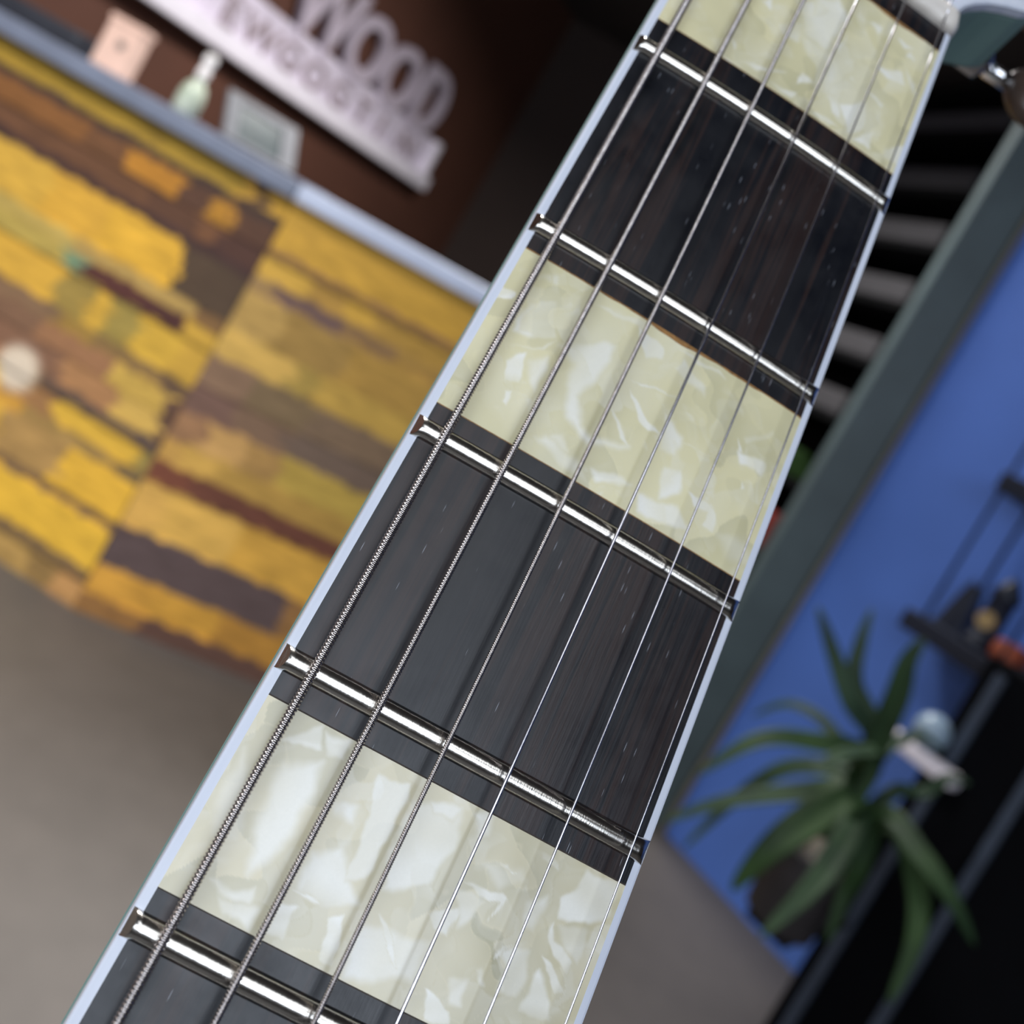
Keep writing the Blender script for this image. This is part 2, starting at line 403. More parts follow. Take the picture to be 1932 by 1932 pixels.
for nm, x, z, s, colr, lab in (('red_box', .35, levels[2], (.3, .25, .16), (120, 46, 40), 'dull red box low on the black shelving unit'),
                               ('green_box', .5, levels[3], (.3, .25, .12), (60, 92, 44), 'green box on the middle of the black shelving unit')):
    o = boxobj('storage_box', (0, 0, 0), s, plain(nm, lin(colr), .7), bev=.01)
    o.location = R @ Vector((x, -.17, z + .0165 + s[2] / 2)); o.rotation_euler.z = sh.rotation_euler.z; tag(o, lab, 'box')

# ================================================================== BLUE WALL SHELF, CABINET, PLANT
ang = math.atan2(BD.y, BD.x)
def bp(s, n, z=0): return B0 + BD * s + BN * n + Vector((0, 0, z))
M_INK = plain('dark_navy_metal', lin(22, 30, 48), 0.5)
ws = thing('wall_shelf', 'dark two-tier wall shelf on thin uprights on the blue wall', 'shelf', bp(.40, .004), ang)
# local x along wall, -y out into the room (BN = local -y)
for z, xc, ln in ((.945, .135, .27), (1.35, .36, .66)):
    boxobj('shelf', (xc, -.12, z), (ln, .22, .05), M_INK, ws, bev=.004)
for x, y, zz in ((.04, -.21, .93), (.24, -.21, .93), (.04, -.02, .93), (.24, -.02, .93), (.66, -.02, 1.34)):
    bm = bmesh.new(); sweep(bm, [(x, y, zz), (x, y, 2.3 if y > -.1 else 2.2)], [.005, .005], 8); from_bm('upright', bm, M_INK, ws, True)
o = thing('metronome', 'dark pyramid-shaped metronome on the lower blue-wall shelf', 'metronome', bp(.40 + .07, .12, .9705), ang)
bm = bmesh.new(); prism(bm, [(-.035, -.035), (.035, -.035), (.035, .035), (-.035, .035)], 0, .13)
for v in bm.verts:
    if v.co.z > .1: v.co.x *= .4; v.co.y *= .4
from_bm('body', bm, M_INK, o); boxobj('pendulum', (0, -.034, .07), (.006, .004, .14), M_INK, o)
o = thing('lantern', 'small dark lantern with a tan front beside the metronome', 'lantern', bp(.40 + .15, .14, .9705), ang)
bm = bmesh.new(); lathe(bm, [(.04, 0), (.04, .015), (.03, .025), (.03, .13), (.038, .14), (.02, .17), (.006, .19)], 24); from_bm('body', bm, M_INK, o, True)
bm = bmesh.new(); lathe(bm, [(.022, -.036), (.022, -.024)], 20, Matrix.Rotation(-math.pi / 2, 3, 'X'), (0, 0, .07))
for v in bm.verts: v.co.y = -abs(v.co.y)
from_bm('glass', bm, plain('tan_glass', lin(176, 150, 104), .5), o)
o = thing('toy_car', 'orange-red rounded pouch at the end of the lower dark shelf', 'pouch', bp(.40 + .235, .16, .9705), ang)
o.name = 'pouch'
bm = bmesh.new(); box(bm, (0, 0, .028), (.07, .1, .055), bev=.02); from_bm('body', bm, plain('orange_leather', lin(150, 66, 30), .6), o, True)
boxobj('flap', (0, -.051, .036), (.05, .006, .03), plain('pale_leather', lin(178, 96, 70), .6), o)

cb = thing('equipment_cabinet', 'large black cabinet with grey front bars against the blue wall', 'cabinet', bp(.70, .02), ang)
boxobj('body', (.65, -.21, .50), (1.3, .40, .99), plain('matt_black', lin(5, 6, 10), .9, spec=.12), cb, bev=.008)
M_BAR = plain('grey_bar', lin(62, 72, 88), .5)
for x, z0, z1 in ((.045, .04, .97), (.19, .04, .97)):
    boxobj('bar', (x, -.416, (z0 + z1) / 2), (.022, .012, z1 - z0), M_BAR, cb)
o = boxobj('display_ledge', (0, 0, 0), (.20, .05, .034), M_SIGN, bev=.01)
o.matrix_world = Matrix.Translation(bp(.70 - .005, .475, .737)) @ Matrix.Rotation(ang, 4, 'Z'); tag(o, 'short white bar in front of the black cabinet', 'bar')
o = thing('glass_globe', 'pale blue-grey glass globe resting on the white bar', 'globe', bp(.70 + .0, .475, .7545), ang)
bm = bmesh.new(); bmesh.ops.create_uvsphere(bm, u_segments=24, v_segments=14, radius=.038, matrix=Matrix.Translation((0, 0, .040))); from_bm('ball', bm, plain('blue_glass', lin(150, 172, 192), .3), o, True)
bm = bmesh.new(); lathe(bm, [(.018, 0), (.016, .006)], 20); from_bm('foot', bm, M_SIL, o)

# plant
PX, PY = 0.985, 1.93
plant = thing('potted_bromeliad', 'strappy green potted plant in front of the blue wall', 'plant', (PX, PY, 0))
bm = bmesh.new(); lathe(bm, [(.06, .36), (.068, .365), (.082, .50), (.086, .515), (.078, .52), (.074, .505), (.03, .50)], 32)
from_bm('pot', bm, plain('dark_pot', lin(58, 54, 56), .6, var=.25, scale=20), plant, True)
bm = bmesh.new(); lathe(bm, [(.02, .50), (.07, .512), (.055, .535), (.03, .55), (.012, .56)], 24)
from_bm('moss', bm, plain('pale_moss', lin(176, 164, 148), .95, var=.35, scale=40), plant, True)
sd = Vector((1.225, 2.20, 0)) - Vector((PX, PY, 0)); sa = math.atan2(sd.y, sd.x)
bm = bmesh.new(); box(bm, (sd.length / 2 - .05, 0, 0), (sd.length - .02, .09, .016), bev=.002)
bm.transform(Matrix.Translation((0, 0, .350)) @ Matrix.Rotation(sa, 4, 'Z')); from_bm('plant_bracket', bm, M_BLACK, plant)
t = NT('leaf_green'); v = t.coord(); n = t.noise(v, 9, 3)
gi = t.add('ShaderNodeObjectInfo').outputs['Random']
t.set(Base_Color=t.mix(gi, t.ramp(n, [(0.3, lin(26, 46, 26)), (0.7, lin(48, 74, 36))]), t.ramp(n, [(0.3, lin(36, 54, 44)), (0.7, lin(58, 80, 58))])), Roughness=.6, Specular_IOR_Level=.25)
M_LEAF = t.m
def pixray(x, y):
    d = RIGHT * ((x - 948.) / 1937) - UP * ((y - 693.5) / 1937) + FWD
    return d
def at(x, y, Y):
    d = pixray(x, y); return CAM + d * (Y / d.y)
leaves = [  # measured leaf lines and the depth of each point
    ([(1650, 1430, 1.95), (1605, 1330, 1.95), (1570, 1230, 1.98), (1543, 1145, 2.02)], 28),
    ([(1645, 1400, 2.02), (1612, 1290, 2.08), (1625, 1210, 2.12), (1645, 1150, 2.15)], 24),
    ([(1640, 1440, 1.9), (1690, 1330, 1.86), (1715, 1250, 1.84), (1745, 1205, 1.84)], 32),
    ([(1630, 1440, 1.9), (1530, 1405, 1.86), (1430, 1400, 1.82), (1315, 1462, 1.78)], 30),
    ([(1660, 1440, 1.86), (1620, 1422, 1.76), (1580, 1430, 1.7), (1530, 1450, 1.66)], 20),
    ([(1600, 1500, 1.92), (1500, 1500, 1.95), (1370, 1515, 1.95), (1255, 1550, 1.95)], 28),
    ([(1615, 1545, 1.86), (1570, 1630, 1.74), (1520, 1690, 1.68), (1435, 1768, 1.64)], 32),
    ([(1665, 1540, 1.86), (1730, 1610, 1.76), (1790, 1690, 1.70), (1840, 1785, 1.68)], 28),
    ([(1680, 1560, 1.88), (1730, 1670, 1.8), (1725, 1780, 1.74), (1675, 1895, 1.7)], 28),
    ([(1680, 1500, 1.92), (1740, 1500, 1.96), (1790, 1470, 1.96), (1830, 1480, 1.95)], 20),
    ([(1620, 1500, 1.9), (1520, 1560, 1.86), (1450, 1610, 1.84), (1380, 1680, 1.84)], 46),
    ([(1610, 1480, 1.95), (1500, 1450, 2.02), (1400, 1500, 2.04), (1290, 1600, 2.02)], 26),
    ([(1640, 1560, 1.9), (1620, 1640, 1.86), (1590, 1700, 1.82), (1560, 1780, 1.8)], 24),
    ([(1660, 1430, 1.95), (1700, 1400, 1.99), (1740, 1390, 2.0), (1780, 1420, 2.0)], 18),
    ([(1600, 1460, 1.98), (1560, 1370, 2.06), (1490, 1330, 2.12), (1420, 1350, 2.14)], 18)]
for pts, wpx in leaves:
    P = [at(*q) - Vector((PX, PY, 0)) for q in pts]
    P = [Vector((0.0 + .25 * P[0].x, .25 * P[0].y, .52))] + P
    path = []
    n = 22
    for i in range(n + 1):
        tt = i / n * (len(P) - 1); k = min(int(tt), len(P) - 2); f = tt - k
        p0, p1, p2, p3 = P[max(k - 1, 0)], P[k], P[k + 1], P[min(k + 2, len(P) - 1)]
        path.append(0.5 * ((2 * p1) + (p2 - p0) * f + (2 * p0 - 5 * p1 + 4 * p2 - p3) * f * f + (3 * p1 - p0 - 3 * p2 + p3) * f ** 3))
    bm = bmesh.new(); rows = []
    for i, p in enumerate(path):
        d = (path[min(i + 1, n)] - path[max(i - 1, 0)]).normalized()
        toc = (CAM - (p + Vector((PX, PY, 0)))).normalized()
        up = (Vector((0, 0, 1)) * .6 + toc * .7 + Vector((-.3, 0, 0))).normalized(); side = d.cross(up).normalized(); nr = side.cross(d).normalized()
        w = wpx / 1937 * 1.9 * .78 * math.sin(math.pi * min(1, .25 + .75 * i / n)) ** .6 * (1 if i < n else .2)
        w = max(w, .002)
        rows.append([bm.verts.new(p + side * w * s + nr * (abs(s) * w * .45 - th)) for s, th in ((-1, 0), (-.5, 0), (0, 0), (.5, 0), (1, 0))] +
                    [bm.verts.new(p + side * w * s + nr * (abs(s) * w * .45 - th)) for s, th in ((.5, .0025), (0, .004), (-.5, .0025))])
    for a, b in zip(rows, rows[1:]):
        for k in range(8): bm.faces.new((a[k], a[(k + 1) % 8], b[(k + 1) % 8], b[k]))
    bm.faces.new(rows[0][::-1]); bm.faces.new(rows[-1])
    from_bm('leaf', bm, M_LEAF, plant, True)

# housings for the added, unseen ceiling lamps; skylight frame
for x, y, lab in ((-1.35, .8, 'added unseen rectangular ceiling light in front of the plank-clad counter'), (.1, 3.6, 'added unseen rectangular ceiling light over the back of the shop')):
    o = thing('added_ceiling_light', lab, 'added light', (x, y, 2.93))
    boxobj('housing', (0, 0, .045), (1.16, .66, .05), M_ALU, o, bev=.005)
bm = bmesh.new()
for (x0, x1, y0, y1) in ((sx0, sx0 + .04, sy0, sy1), (sx1 - .04, sx1, sy0, sy1), (sx0, sx1, sy0, sy0 + .04), (sx0, sx1, sy1 - .04, sy1)):
    box(bm, ((x0 + x1) / 2, (y0 + y1) / 2, 2.97), (x1 - x0, y1 - y0, .06))
struct(from_bm('window_2', bm, M_ALU))

# ================================================================== GUITAR  (local frame in millimetres: x across, y towards the nut, z out of the board)
mm = 0.001
GB = Matrix(((0.99183751, -0.02376695, 0.12527363, 0.01468745), (0.12331989, 0.42854393, -0.89506553, 0.16527542),
             (-0.03241228, 0.9032083, 0.42797688, 1.22107681 - 0.001), (0, 0, 0, 1)))
GB[2][3] = 1.22107681
guitar = thing('electric_guitar', 'teal electric guitar with dark ebony fingerboard and pearl block inlays', 'guitar')
guitar.matrix_world = GB @ Matrix.Scale(mm, 4)
SC = 628.0; W0, WS = 43.193, 0.0300027
fr = lambda n: SC * (1 - 2 ** (-n / 12))
wid = lambda d: W0 + WS * d
RAD = 305.0
def rad(x, w): return math.sqrt(RAD * RAD - x * x) - math.sqrt(RAD * RAD - (w / 2) ** 2)
DEND = 470.0

# ebony
t = NT('dark_ebony'); v = t.coord((1, 0.035, 1)); v2 = t.coord((1, 0.02, 1)); v3 = t.coord()
streak = t.noise(v, 0.28, 4, 0.6, 0.6); fine = t.noise(v, 2.2, 3, 0.6)
c = t.ramp(streak, [(0.40, lin(7, 10, 19)), (0.50, lin(12, 15, 23)), (0.60, lin(46, 32, 30)), (0.66, lin(14, 16, 22))])
c = t.mix(t.ramp(fine, [(0.35, (0.2,) * 3), (0.7, (0, 0, 0))]), c, lin(6, 7, 11))
# pores: short pale dashes along the grain
pv = t.coord((1, 0.045, 1)); vor = t.add('ShaderNodeTexVoronoi', {'Vector': pv, 'Scale': 2.8, 'Randomness': 1.0})
pore = t.ramp(vor.outputs['Distance'], [(0.05, (1, 1, 1)), (0.09, (0, 0, 0))])
pm = t.ramp(t.noise(t.coord((1, 0.1, 1)), 0.35, 2), [(0.42, (0, 0, 0)), (0.52, (1, 1, 1))])
pf = t.mix(1.0, pore, pm, 'MULTIPLY')
c = t.mix(pf, c, lin(165, 168, 178))
smudge = t.noise(v3, 0.16, 5, 0.62)
t.set(Base_Color=c, Roughness=t.ramp(smudge, [(0.3, (.27,) * 3), (0.7, (.42,) * 3)]), Normal=t.bump(fine, 0.02, 0.02), Specular_IOR_Level=0.5)
M_EB = t.m

def board_strip(bm, d0, d1, xf0, xf1, zoff, nx=20, ny=1, side=3.0):
    """closed slab that follows the fingerboard radius; xf give the half-range as functions of d"""
    top = []
    for j in range(ny + 1):
        d = d0 + (d1 - d0) * j / ny; row = []
        for i in range(nx + 1):
            x = xf0(d) + (xf1(d) - xf0(d)) * i / nx
            row.append(bm.verts.new((x, -d, rad(x, wid(d)) + zoff)))
        top.append(row)
    bot = [[bm.verts.new((vv.co.x, vv.co.y, -side)) for vv in row] for row in top]
    for j in range(ny):
        for i in range(nx):
            bm.faces.new((top[j][i], top[j + 1][i], top[j + 1][i + 1], top[j][i + 1]))
            bm.faces.new((bot[j][i], bot[j][i + 1], bot[j + 1][i + 1], bot[j + 1][i]))
    for i in range(nx):
        bm.faces.new((top[0][i], top[0][i + 1], bot[0][i + 1], bot[0][i]))
        bm.faces.new((top[ny][i + 1], top[ny][i], bot[ny][i], bot[ny][i + 1]))
    for j in range(ny):
        bm.faces.new((top[j + 1][0], top[j][0], bot[j][0], bot[j + 1][0]))
        bm.faces.new((top[j][nx], top[j + 1][nx], bot[j + 1][nx], bot[j][nx]))

BW = 1.12
bm = bmesh.new(); board_strip(bm, 0, DEND, lambda d: -wid(d) / 2 + BW, lambda d: wid(d) / 2 - BW, 0, 24, 40, 5.5)
from_bm('fingerboard', bm, M_EB, guitar, False)
t = NT('white_binding'); n = t.noise(t.coord((1, .1, 1)), .5, 3)
t.set(Base_Color=t.ramp(n, [(.3, lin(214, 220, 234)), (.7, lin(226, 231, 243))]), Roughness=.3, Subsurface_Weight=0.0)
M_BIND = t.m
for s in (-1, 1):
    bm = bmesh.new()
    prof = [(BW, 0.03), (0.35, -0.02), (0.1, -0.12), (0, -0.35), (0.25, -5.5), (BW, -5.5)]
    rings = []
    for j in range(41):
        d = DEND * j / 40
        rings.append([bm.verts.new((s * (wid(d) / 2 - a), -d, (rad(wid(d) / 2 - a, wid(d)) if z > -1 else 0) + z)) for a, z in prof])
    for a, b in zip(rings, rings[1:]):
        for k in range(6): bm.faces.new((a[k], a[(k + 1) % 6], b[(k + 1) % 6], b[k]))
    bm.faces.new(rings[0][::-1]); bm.faces.new(rings[-1]); from_bm('binding', bm, M_BIND, guitar)

# ---------------- pearl blocks
t = NT('pearloid'); a = t.add('ShaderNodeAttribute', attribute_name='pearl')
n = t.noise(t.coord(), 3.0, 3, .6)
t.set(Base_Color=t.mix(t.ramp(n, [(.3, (.0,) * 3), (.8, (.12,) * 3)]), a.outputs['Color'], lin(214, 212, 196)), Roughness=.24, Specular_IOR_Level=.5, Coat_Weight=.25, Coat_Roughness=.08)
M_PEARL = t.m
M_GLUE = plain('brown_glue_line', lin(150, 108, 58), .7, var=.35, scale=1.5)
M_GLUED = plain('dark_glue_line', lin(58, 48, 40), .7, var=.3, scale=1.5)

Rg = np.array([[GB[i][j] for j in range(3)] for i in range(3)]); Tg = np.array([GB[i][3] for i in range(3)])
def px2board(P, h=0.5):
    """photo measurements of the inlay figure, converted to millimetres on the fingerboard"""
    out = []
    for x, y in P:
        d = np.array(pixray(x, y)); dl = Rg.T @ d; o = Rg.T @ (np.array(CAM) - Tg); k = (h * mm - o[2]) / dl[2]
        q = (o + k * dl) / mm; out.append((q[0], q[1]))
    return out

def poly_mask(X, Y, P, soft):
    P = np.array(P); n = len(P); inside = np.zeros(X.shape, bool); dist = np.full(X.shape, 1e9)
    for i in range(n):
        x0, y0 = P[i]; x1, y1 = P[(i + 1) % n]
        dx, dy = x1 - x0, y1 - y0; L2 = dx * dx + dy * dy + 1e-9
        tt = np.clip(((X - x0) * dx + (Y - y0) * dy) / L2, 0, 1)
        dist = np.minimum(dist, np.hypot(X - x0 - tt * dx, Y - y0 - tt * dy))
        cnd = ((y0 > Y) != (y1 > Y)) & (X < (x1 - x0) * (Y - y0) / (y1 - y0 + 1e-12) + x0)
        inside ^= cnd
    sd = np.where(inside, dist, -dist)
    m = np.clip(sd / max(soft, .01) + .5, 0, 1); return m * m * (3 - 2 * m)

def vor_field(X, Y, rng, cell, warp):
    """soft shards: every cell fades from bright to dull in its own direction"""
    wx = X + warp * np.sin(Y * .55 + rng.uniform(0, 6)) + warp * .6 * np.sin(Y * 1.3 + X * .4 + rng.uniform(0, 6))
    wy = Y + warp * np.sin(X * .5 + rng.uniform(0, 6)) + warp * .6 * np.sin(X * 1.1 - Y * .5 + rng.uniform(0, 6))
    x0, x1, y0, y1 = X.min() - 5, X.max() + 5, Y.min() - 5, Y.max() + 5
    n = int((x1 - x0) * (y1 - y0) / cell ** 2)
    cx, cy = rng.uniform(x0, x1, n), rng.uniform(y0, y1, n); an = rng.uniform(0, 6.28, n); lv = rng.uniform(0, 1, n)
    best = np.full(X.shape, 1e9); idx = np.zeros(X.shape, int); sec = np.full(X.shape, 1e9)
    for k in range(n):
        st = 1 + .8 * lv[k]; ux = (wx - cx[k]) * math.cos(an[k]) + (wy - cy[k]) * math.sin(an[k]); uy = -(wx - cx[k]) * math.sin(an[k]) + (wy - cy[k]) * math.cos(an[k])
        d = np.hypot(ux / st, uy * st); nb = d < best
        sec = np.where(nb, best, np.minimum(sec, d)); idx = np.where(nb, k, idx); best = np.where(nb, d, best)
    g = ((wx - cx[idx]) * np.cos(an[idx] * 2.3) + (wy - cy[idx]) * np.sin(an[idx] * 2.3)) / cell
    edge = np.clip((sec - best) / .35, 0, 1)
    return np.clip(lv[idx] * .55 + .55 * g, 0, 1) * (.55 + .45 * edge)

def o6(L): return [(750 + x / 2.147, 380 + y / 2.147) for x, y in L]
def oA(L): return [(850 + x / 4.83, 500 + y / 4.83) for x, y in L]
def oB(L): return [(400 + x / 3.864, 1350 + y / 3.864) for x, y in L]
def oC(L): return [(800 + x / 4.0075, 1450 + y / 4.0075) for x, y in L]
def o2(L): return [(1200 + x / 2.639, y / 2.639) for x, y in L]
# (polygon, softness mm, whiteness) -- measured off the three blocks in view
FIG = {
 3: [(oA([(480, 180), (600, 230), (560, 310), (445, 280)]), .25, .95), (oA([(720, 340), (960, 330), (945, 640), (700, 665), (570, 580), (640, 440)]), .9, .75),
     (oA([(500, 870), (690, 790), (680, 900), (610, 1080), (500, 1040)]), .4, .9), (oA([(720, 860), (880, 850), (860, 980), (760, 1150), (700, 1060)]), 1.2, .7),
     (oA([(500, 1150), (570, 1160), (490, 1280), (455, 1250)]), .4, .8), (oA([(980, 740), (1400, 690), (1500, 760), (1380, 1000), (1150, 1200), (1180, 1480), (1300, 1600), (1620, 1660), (1250, 1640), (1050, 1400), (1040, 1100), (1120, 900)]), 1.5, .95),
     (oA([(1700, 560), (1930, 760), (1930, 860), (1760, 870), (1750, 780)]), .5, .85), (oA([(760, 1560), (1000, 1560), (1080, 1700), (980, 1720)]), 1.0, .6),
     (o6([(930, 720), (1150, 800), (1010, 760)]), .25, .9), (o6([(930, 750), (990, 860), (1060, 950), (1010, 930), (975, 890)]), .3, .9),
     (o6([(1160, 650), (1245, 760), (1235, 790), (1110, 680)]), .8, .6), (o6([(1080, 860), (1150, 960), (1120, 1040), (1060, 1000)]), 1.0, .75),
     (o6([(1380, 1010), (1500, 1060), (1480, 1110), (1390, 1060)]), .7, .8), (o6([(1370, 960), (1400, 1010), (1385, 1015)]), .2, .8),
     (o6([(1400, 960), (1530, 930), (1530, 950), (1410, 980)]), .5, .3), (o6([(1390, 1130), (1405, 1160), (1392, 1165)]), .2, .7),
     (o6([(1170, 1180), (1250, 1210), (1290, 1270), (1280, 1340), (1235, 1320), (1250, 1260), (1200, 1230)]), .4, .95),
     (o6([(1070, 1080), (1150, 1090), (1140, 1190), (1050, 1200)]), .8, .8), (o6([(970, 1190), (1130, 1240), (1180, 1330), (1060, 1310), (960, 1250)]), .9, .85),
     (o6([(780, 1080), (900, 1120), (950, 1150), (800, 1140)]), .8, .85), (o6([(860, 830), (940, 1000), (900, 960)]), .35, .8), (o6([(1150, 980), (1320, 1060), (1240, 1020)]), .3, .7),
     (o6([(600, 950), (720, 1050), (780, 1150), (660, 1080), (560, 960)]), 1.4, .6), (o6([(1120, 590), (1300, 690), (1330, 720), (1210, 660)]), .4, .6),
     (o6([(800, 420), (1000, 490), (990, 520), (840, 450)]), .5, .5), (o6([(1280, 1330), (1420, 1380), (1440, 1480), (1340, 1450)]), 1.5, .35),
     (o6([(590, 400), (640, 400), (630, 540), (560, 550), (490, 520), (520, 450)]), .5, .4), (o6([(430, 580), (600, 600), (640, 560), (590, 590)]), .3, .5)],
 5: [(oB([(500, 360), (800, 330), (760, 520), (520, 960), (270, 1150), (300, 850), (420, 560)]), 1.6, .85), (oB([(520, 170), (820, 80), (790, 240), (600, 220)]), .6, .7),
     (oB([(880, 620), (1060, 660), (1040, 780), (880, 720)]), 1.2, 1.0), (oB([(720, 1000), (950, 960), (1020, 1250), (1050, 1380), (780, 1380), (600, 1260), (680, 1100)]), 1.2, .95),
     (oB([(1200, 430), (1440, 500), (1400, 640), (1120, 1180), (960, 1200), (1120, 800)]), .5, .8), (oB([(840, 130), (1020, 190), (960, 330), (820, 300)]), .8, .7),
     (oB([(1460, 620), (1820, 650), (1800, 900), (1560, 1240), (1240, 1260), (1300, 980)]), .9, .75), (oB([(480, 1350), (620, 1390), (500, 1640), (380, 1580)]), .5, .8),
     (oB([(840, 1460), (960, 1460), (880, 1820), (780, 1780)]), .35, .85), (oB([(1100, 1500), (1600, 1660), (1450, 1920), (950, 1920), (980, 1720)]), 1.2, .85),
     (oB([(60, 1330), (330, 1400), (280, 1560), (80, 1430)]), .8, .7), (oB([(1580, 1420), (1820, 1400), (1700, 1600), (1600, 1560)]), .4, .8),
     (oB([(1220, 1420), (1300, 1600), (1340, 1850), (1230, 1600)]), .3, 1.0), (oB([(0, 1200), (140, 1270), (320, 1260), (260, 1380), (60, 1300)]), .8, .7),
     (oB([(30, 600), (240, 250), (260, 600), (180, 900), (20, 900)]), 1.6, .55), (oB([(580, 1250), (800, 1370), (700, 1360)]), .25, 1.0),
     (oC([(310, 850), (420, 900), (600, 930), (620, 990), (480, 1160), (560, 1000), (400, 960)]), .35, .95), (oC([(230, 900), (480, 990), (250, 1200)]), .7, .6),
     (oC([(1240, 780), (1480, 870), (1420, 1110), (1250, 1190), (1000, 1120), (1040, 990), (1150, 900)]), .6, .9), (oC([(970, 1150), (1000, 1300), (1140, 1470), (1080, 1560), (980, 1430), (945, 1260)]), .4, 1.0),
     (oC([(1010, 1160), (1250, 1240), (1180, 1480), (1060, 1380)]), .8, .6), (oC([(890, 1400), (960, 1500), (1080, 1700), (1000, 1700), (920, 1540)]), .3, 1.0),
     (oC([(540, 1350), (800, 1370), (790, 1560), (700, 1740), (560, 1680), (600, 1500)]), 1.0, .75), (oC([(840, 1560), (880, 1520), (960, 1760), (940, 1920), (700, 1850)]), .8, .85),
     (oC([(520, 1380), (600, 1330), (700, 1330), (520, 1420)]), .3, .8), (oC([(780, 1000), (940, 950), (900, 1080), (820, 1250), (720, 1200)]), 1.3, .75),
     (oC([(380, 340), (520, 350), (480, 500), (390, 520)]), 1.2, .8), (oC([(440, 720), (740, 750), (760, 860), (560, 900)]), 1.4, .45), (oC([(530, 720), (700, 770), (650, 780), (620, 720)]), .3, .8),
     (oC([(190, 1590), (330, 1570), (280, 1800), (180, 1760)]), .8, .7), (oC([(400, 1510), (450, 1500), (440, 1640), (400, 1640)]), .6, .6), (oC([(0, 1650), (180, 1820), (180, 1930), (0, 1900)]), .3, .95),
     (oC([(870, 620), (1010, 700), (1015, 760), (880, 690)]), .4, .5), (oC([(60, 250), (280, 280), (220, 400), (60, 340)]), .8, .85)],
 1: [(o2([(620, 0), (680, 0), (660, 60)]), .5, .8), (o2([(800, 10), (1010, 0), (1050, 110), (940, 260), (840, 190)]), 1.6, .75), (o2([(700, 110), (830, 130), (800, 210), (720, 180)]), .8, .5),
     (o2([(1160, 110), (1230, 140), (1200, 170)]), .4, 1.0), (o2([(1300, 190), (1390, 240), (1340, 240)]), .3, .9), (o2([(1200, 330), (1330, 360), (1340, 420), (1260, 400)]), .7, .9),
     (o2([(1130, 440), (1240, 520), (1220, 535)]), .35, .8), (o2([(940, 470), (1010, 500), (1010, 590), (970, 560)]), .4, .8), (o2([(1010, 520), (1150, 510), (1140, 640), (1050, 670)]), .7, .9),
     (o2([(820, 360), (880, 420), (800, 420)]), .5, .8), (o2([(500, 300), (640, 340), (740, 370), (580, 350)]), .5, .75), (o2([(650, 410), (790, 470), (770, 500)]), .4, .6),
     (o2([(860, 560), (960, 590), (1010, 640), (900, 590)]), .5, .7), (o2([(1070, 690), (1190, 650), (1160, 740)]), .5, .8), (o2([(1240, 740), (1360, 720), (1330, 820), (1240, 790)]), .6, .7),
     (o2([(1370, 250), (1400, 310), (1350, 280)]), .4, .8), (o2([(1340, 330), (1400, 420), (1390, 480)]), .4, .6), (o2([(1000, 230), (1060, 160), (1000, 290)]), .4, .7),
     (o2([(1060, 380), (1110, 430), (1060, 400)]), .3, .6), (o2([(470, 190), (500, 230), (480, 250)]), .5, .7), (o2([(870, 0), (960, 60), (880, 90)]), .6, .6), (o2([(430, 280), (520, 330), (460, 310)]), .3, .6)]}
LEVEL = {1: .5, 3: .5, 5: .8}  # whiteness per block; the extra on the fifth is reflection haze put into colour

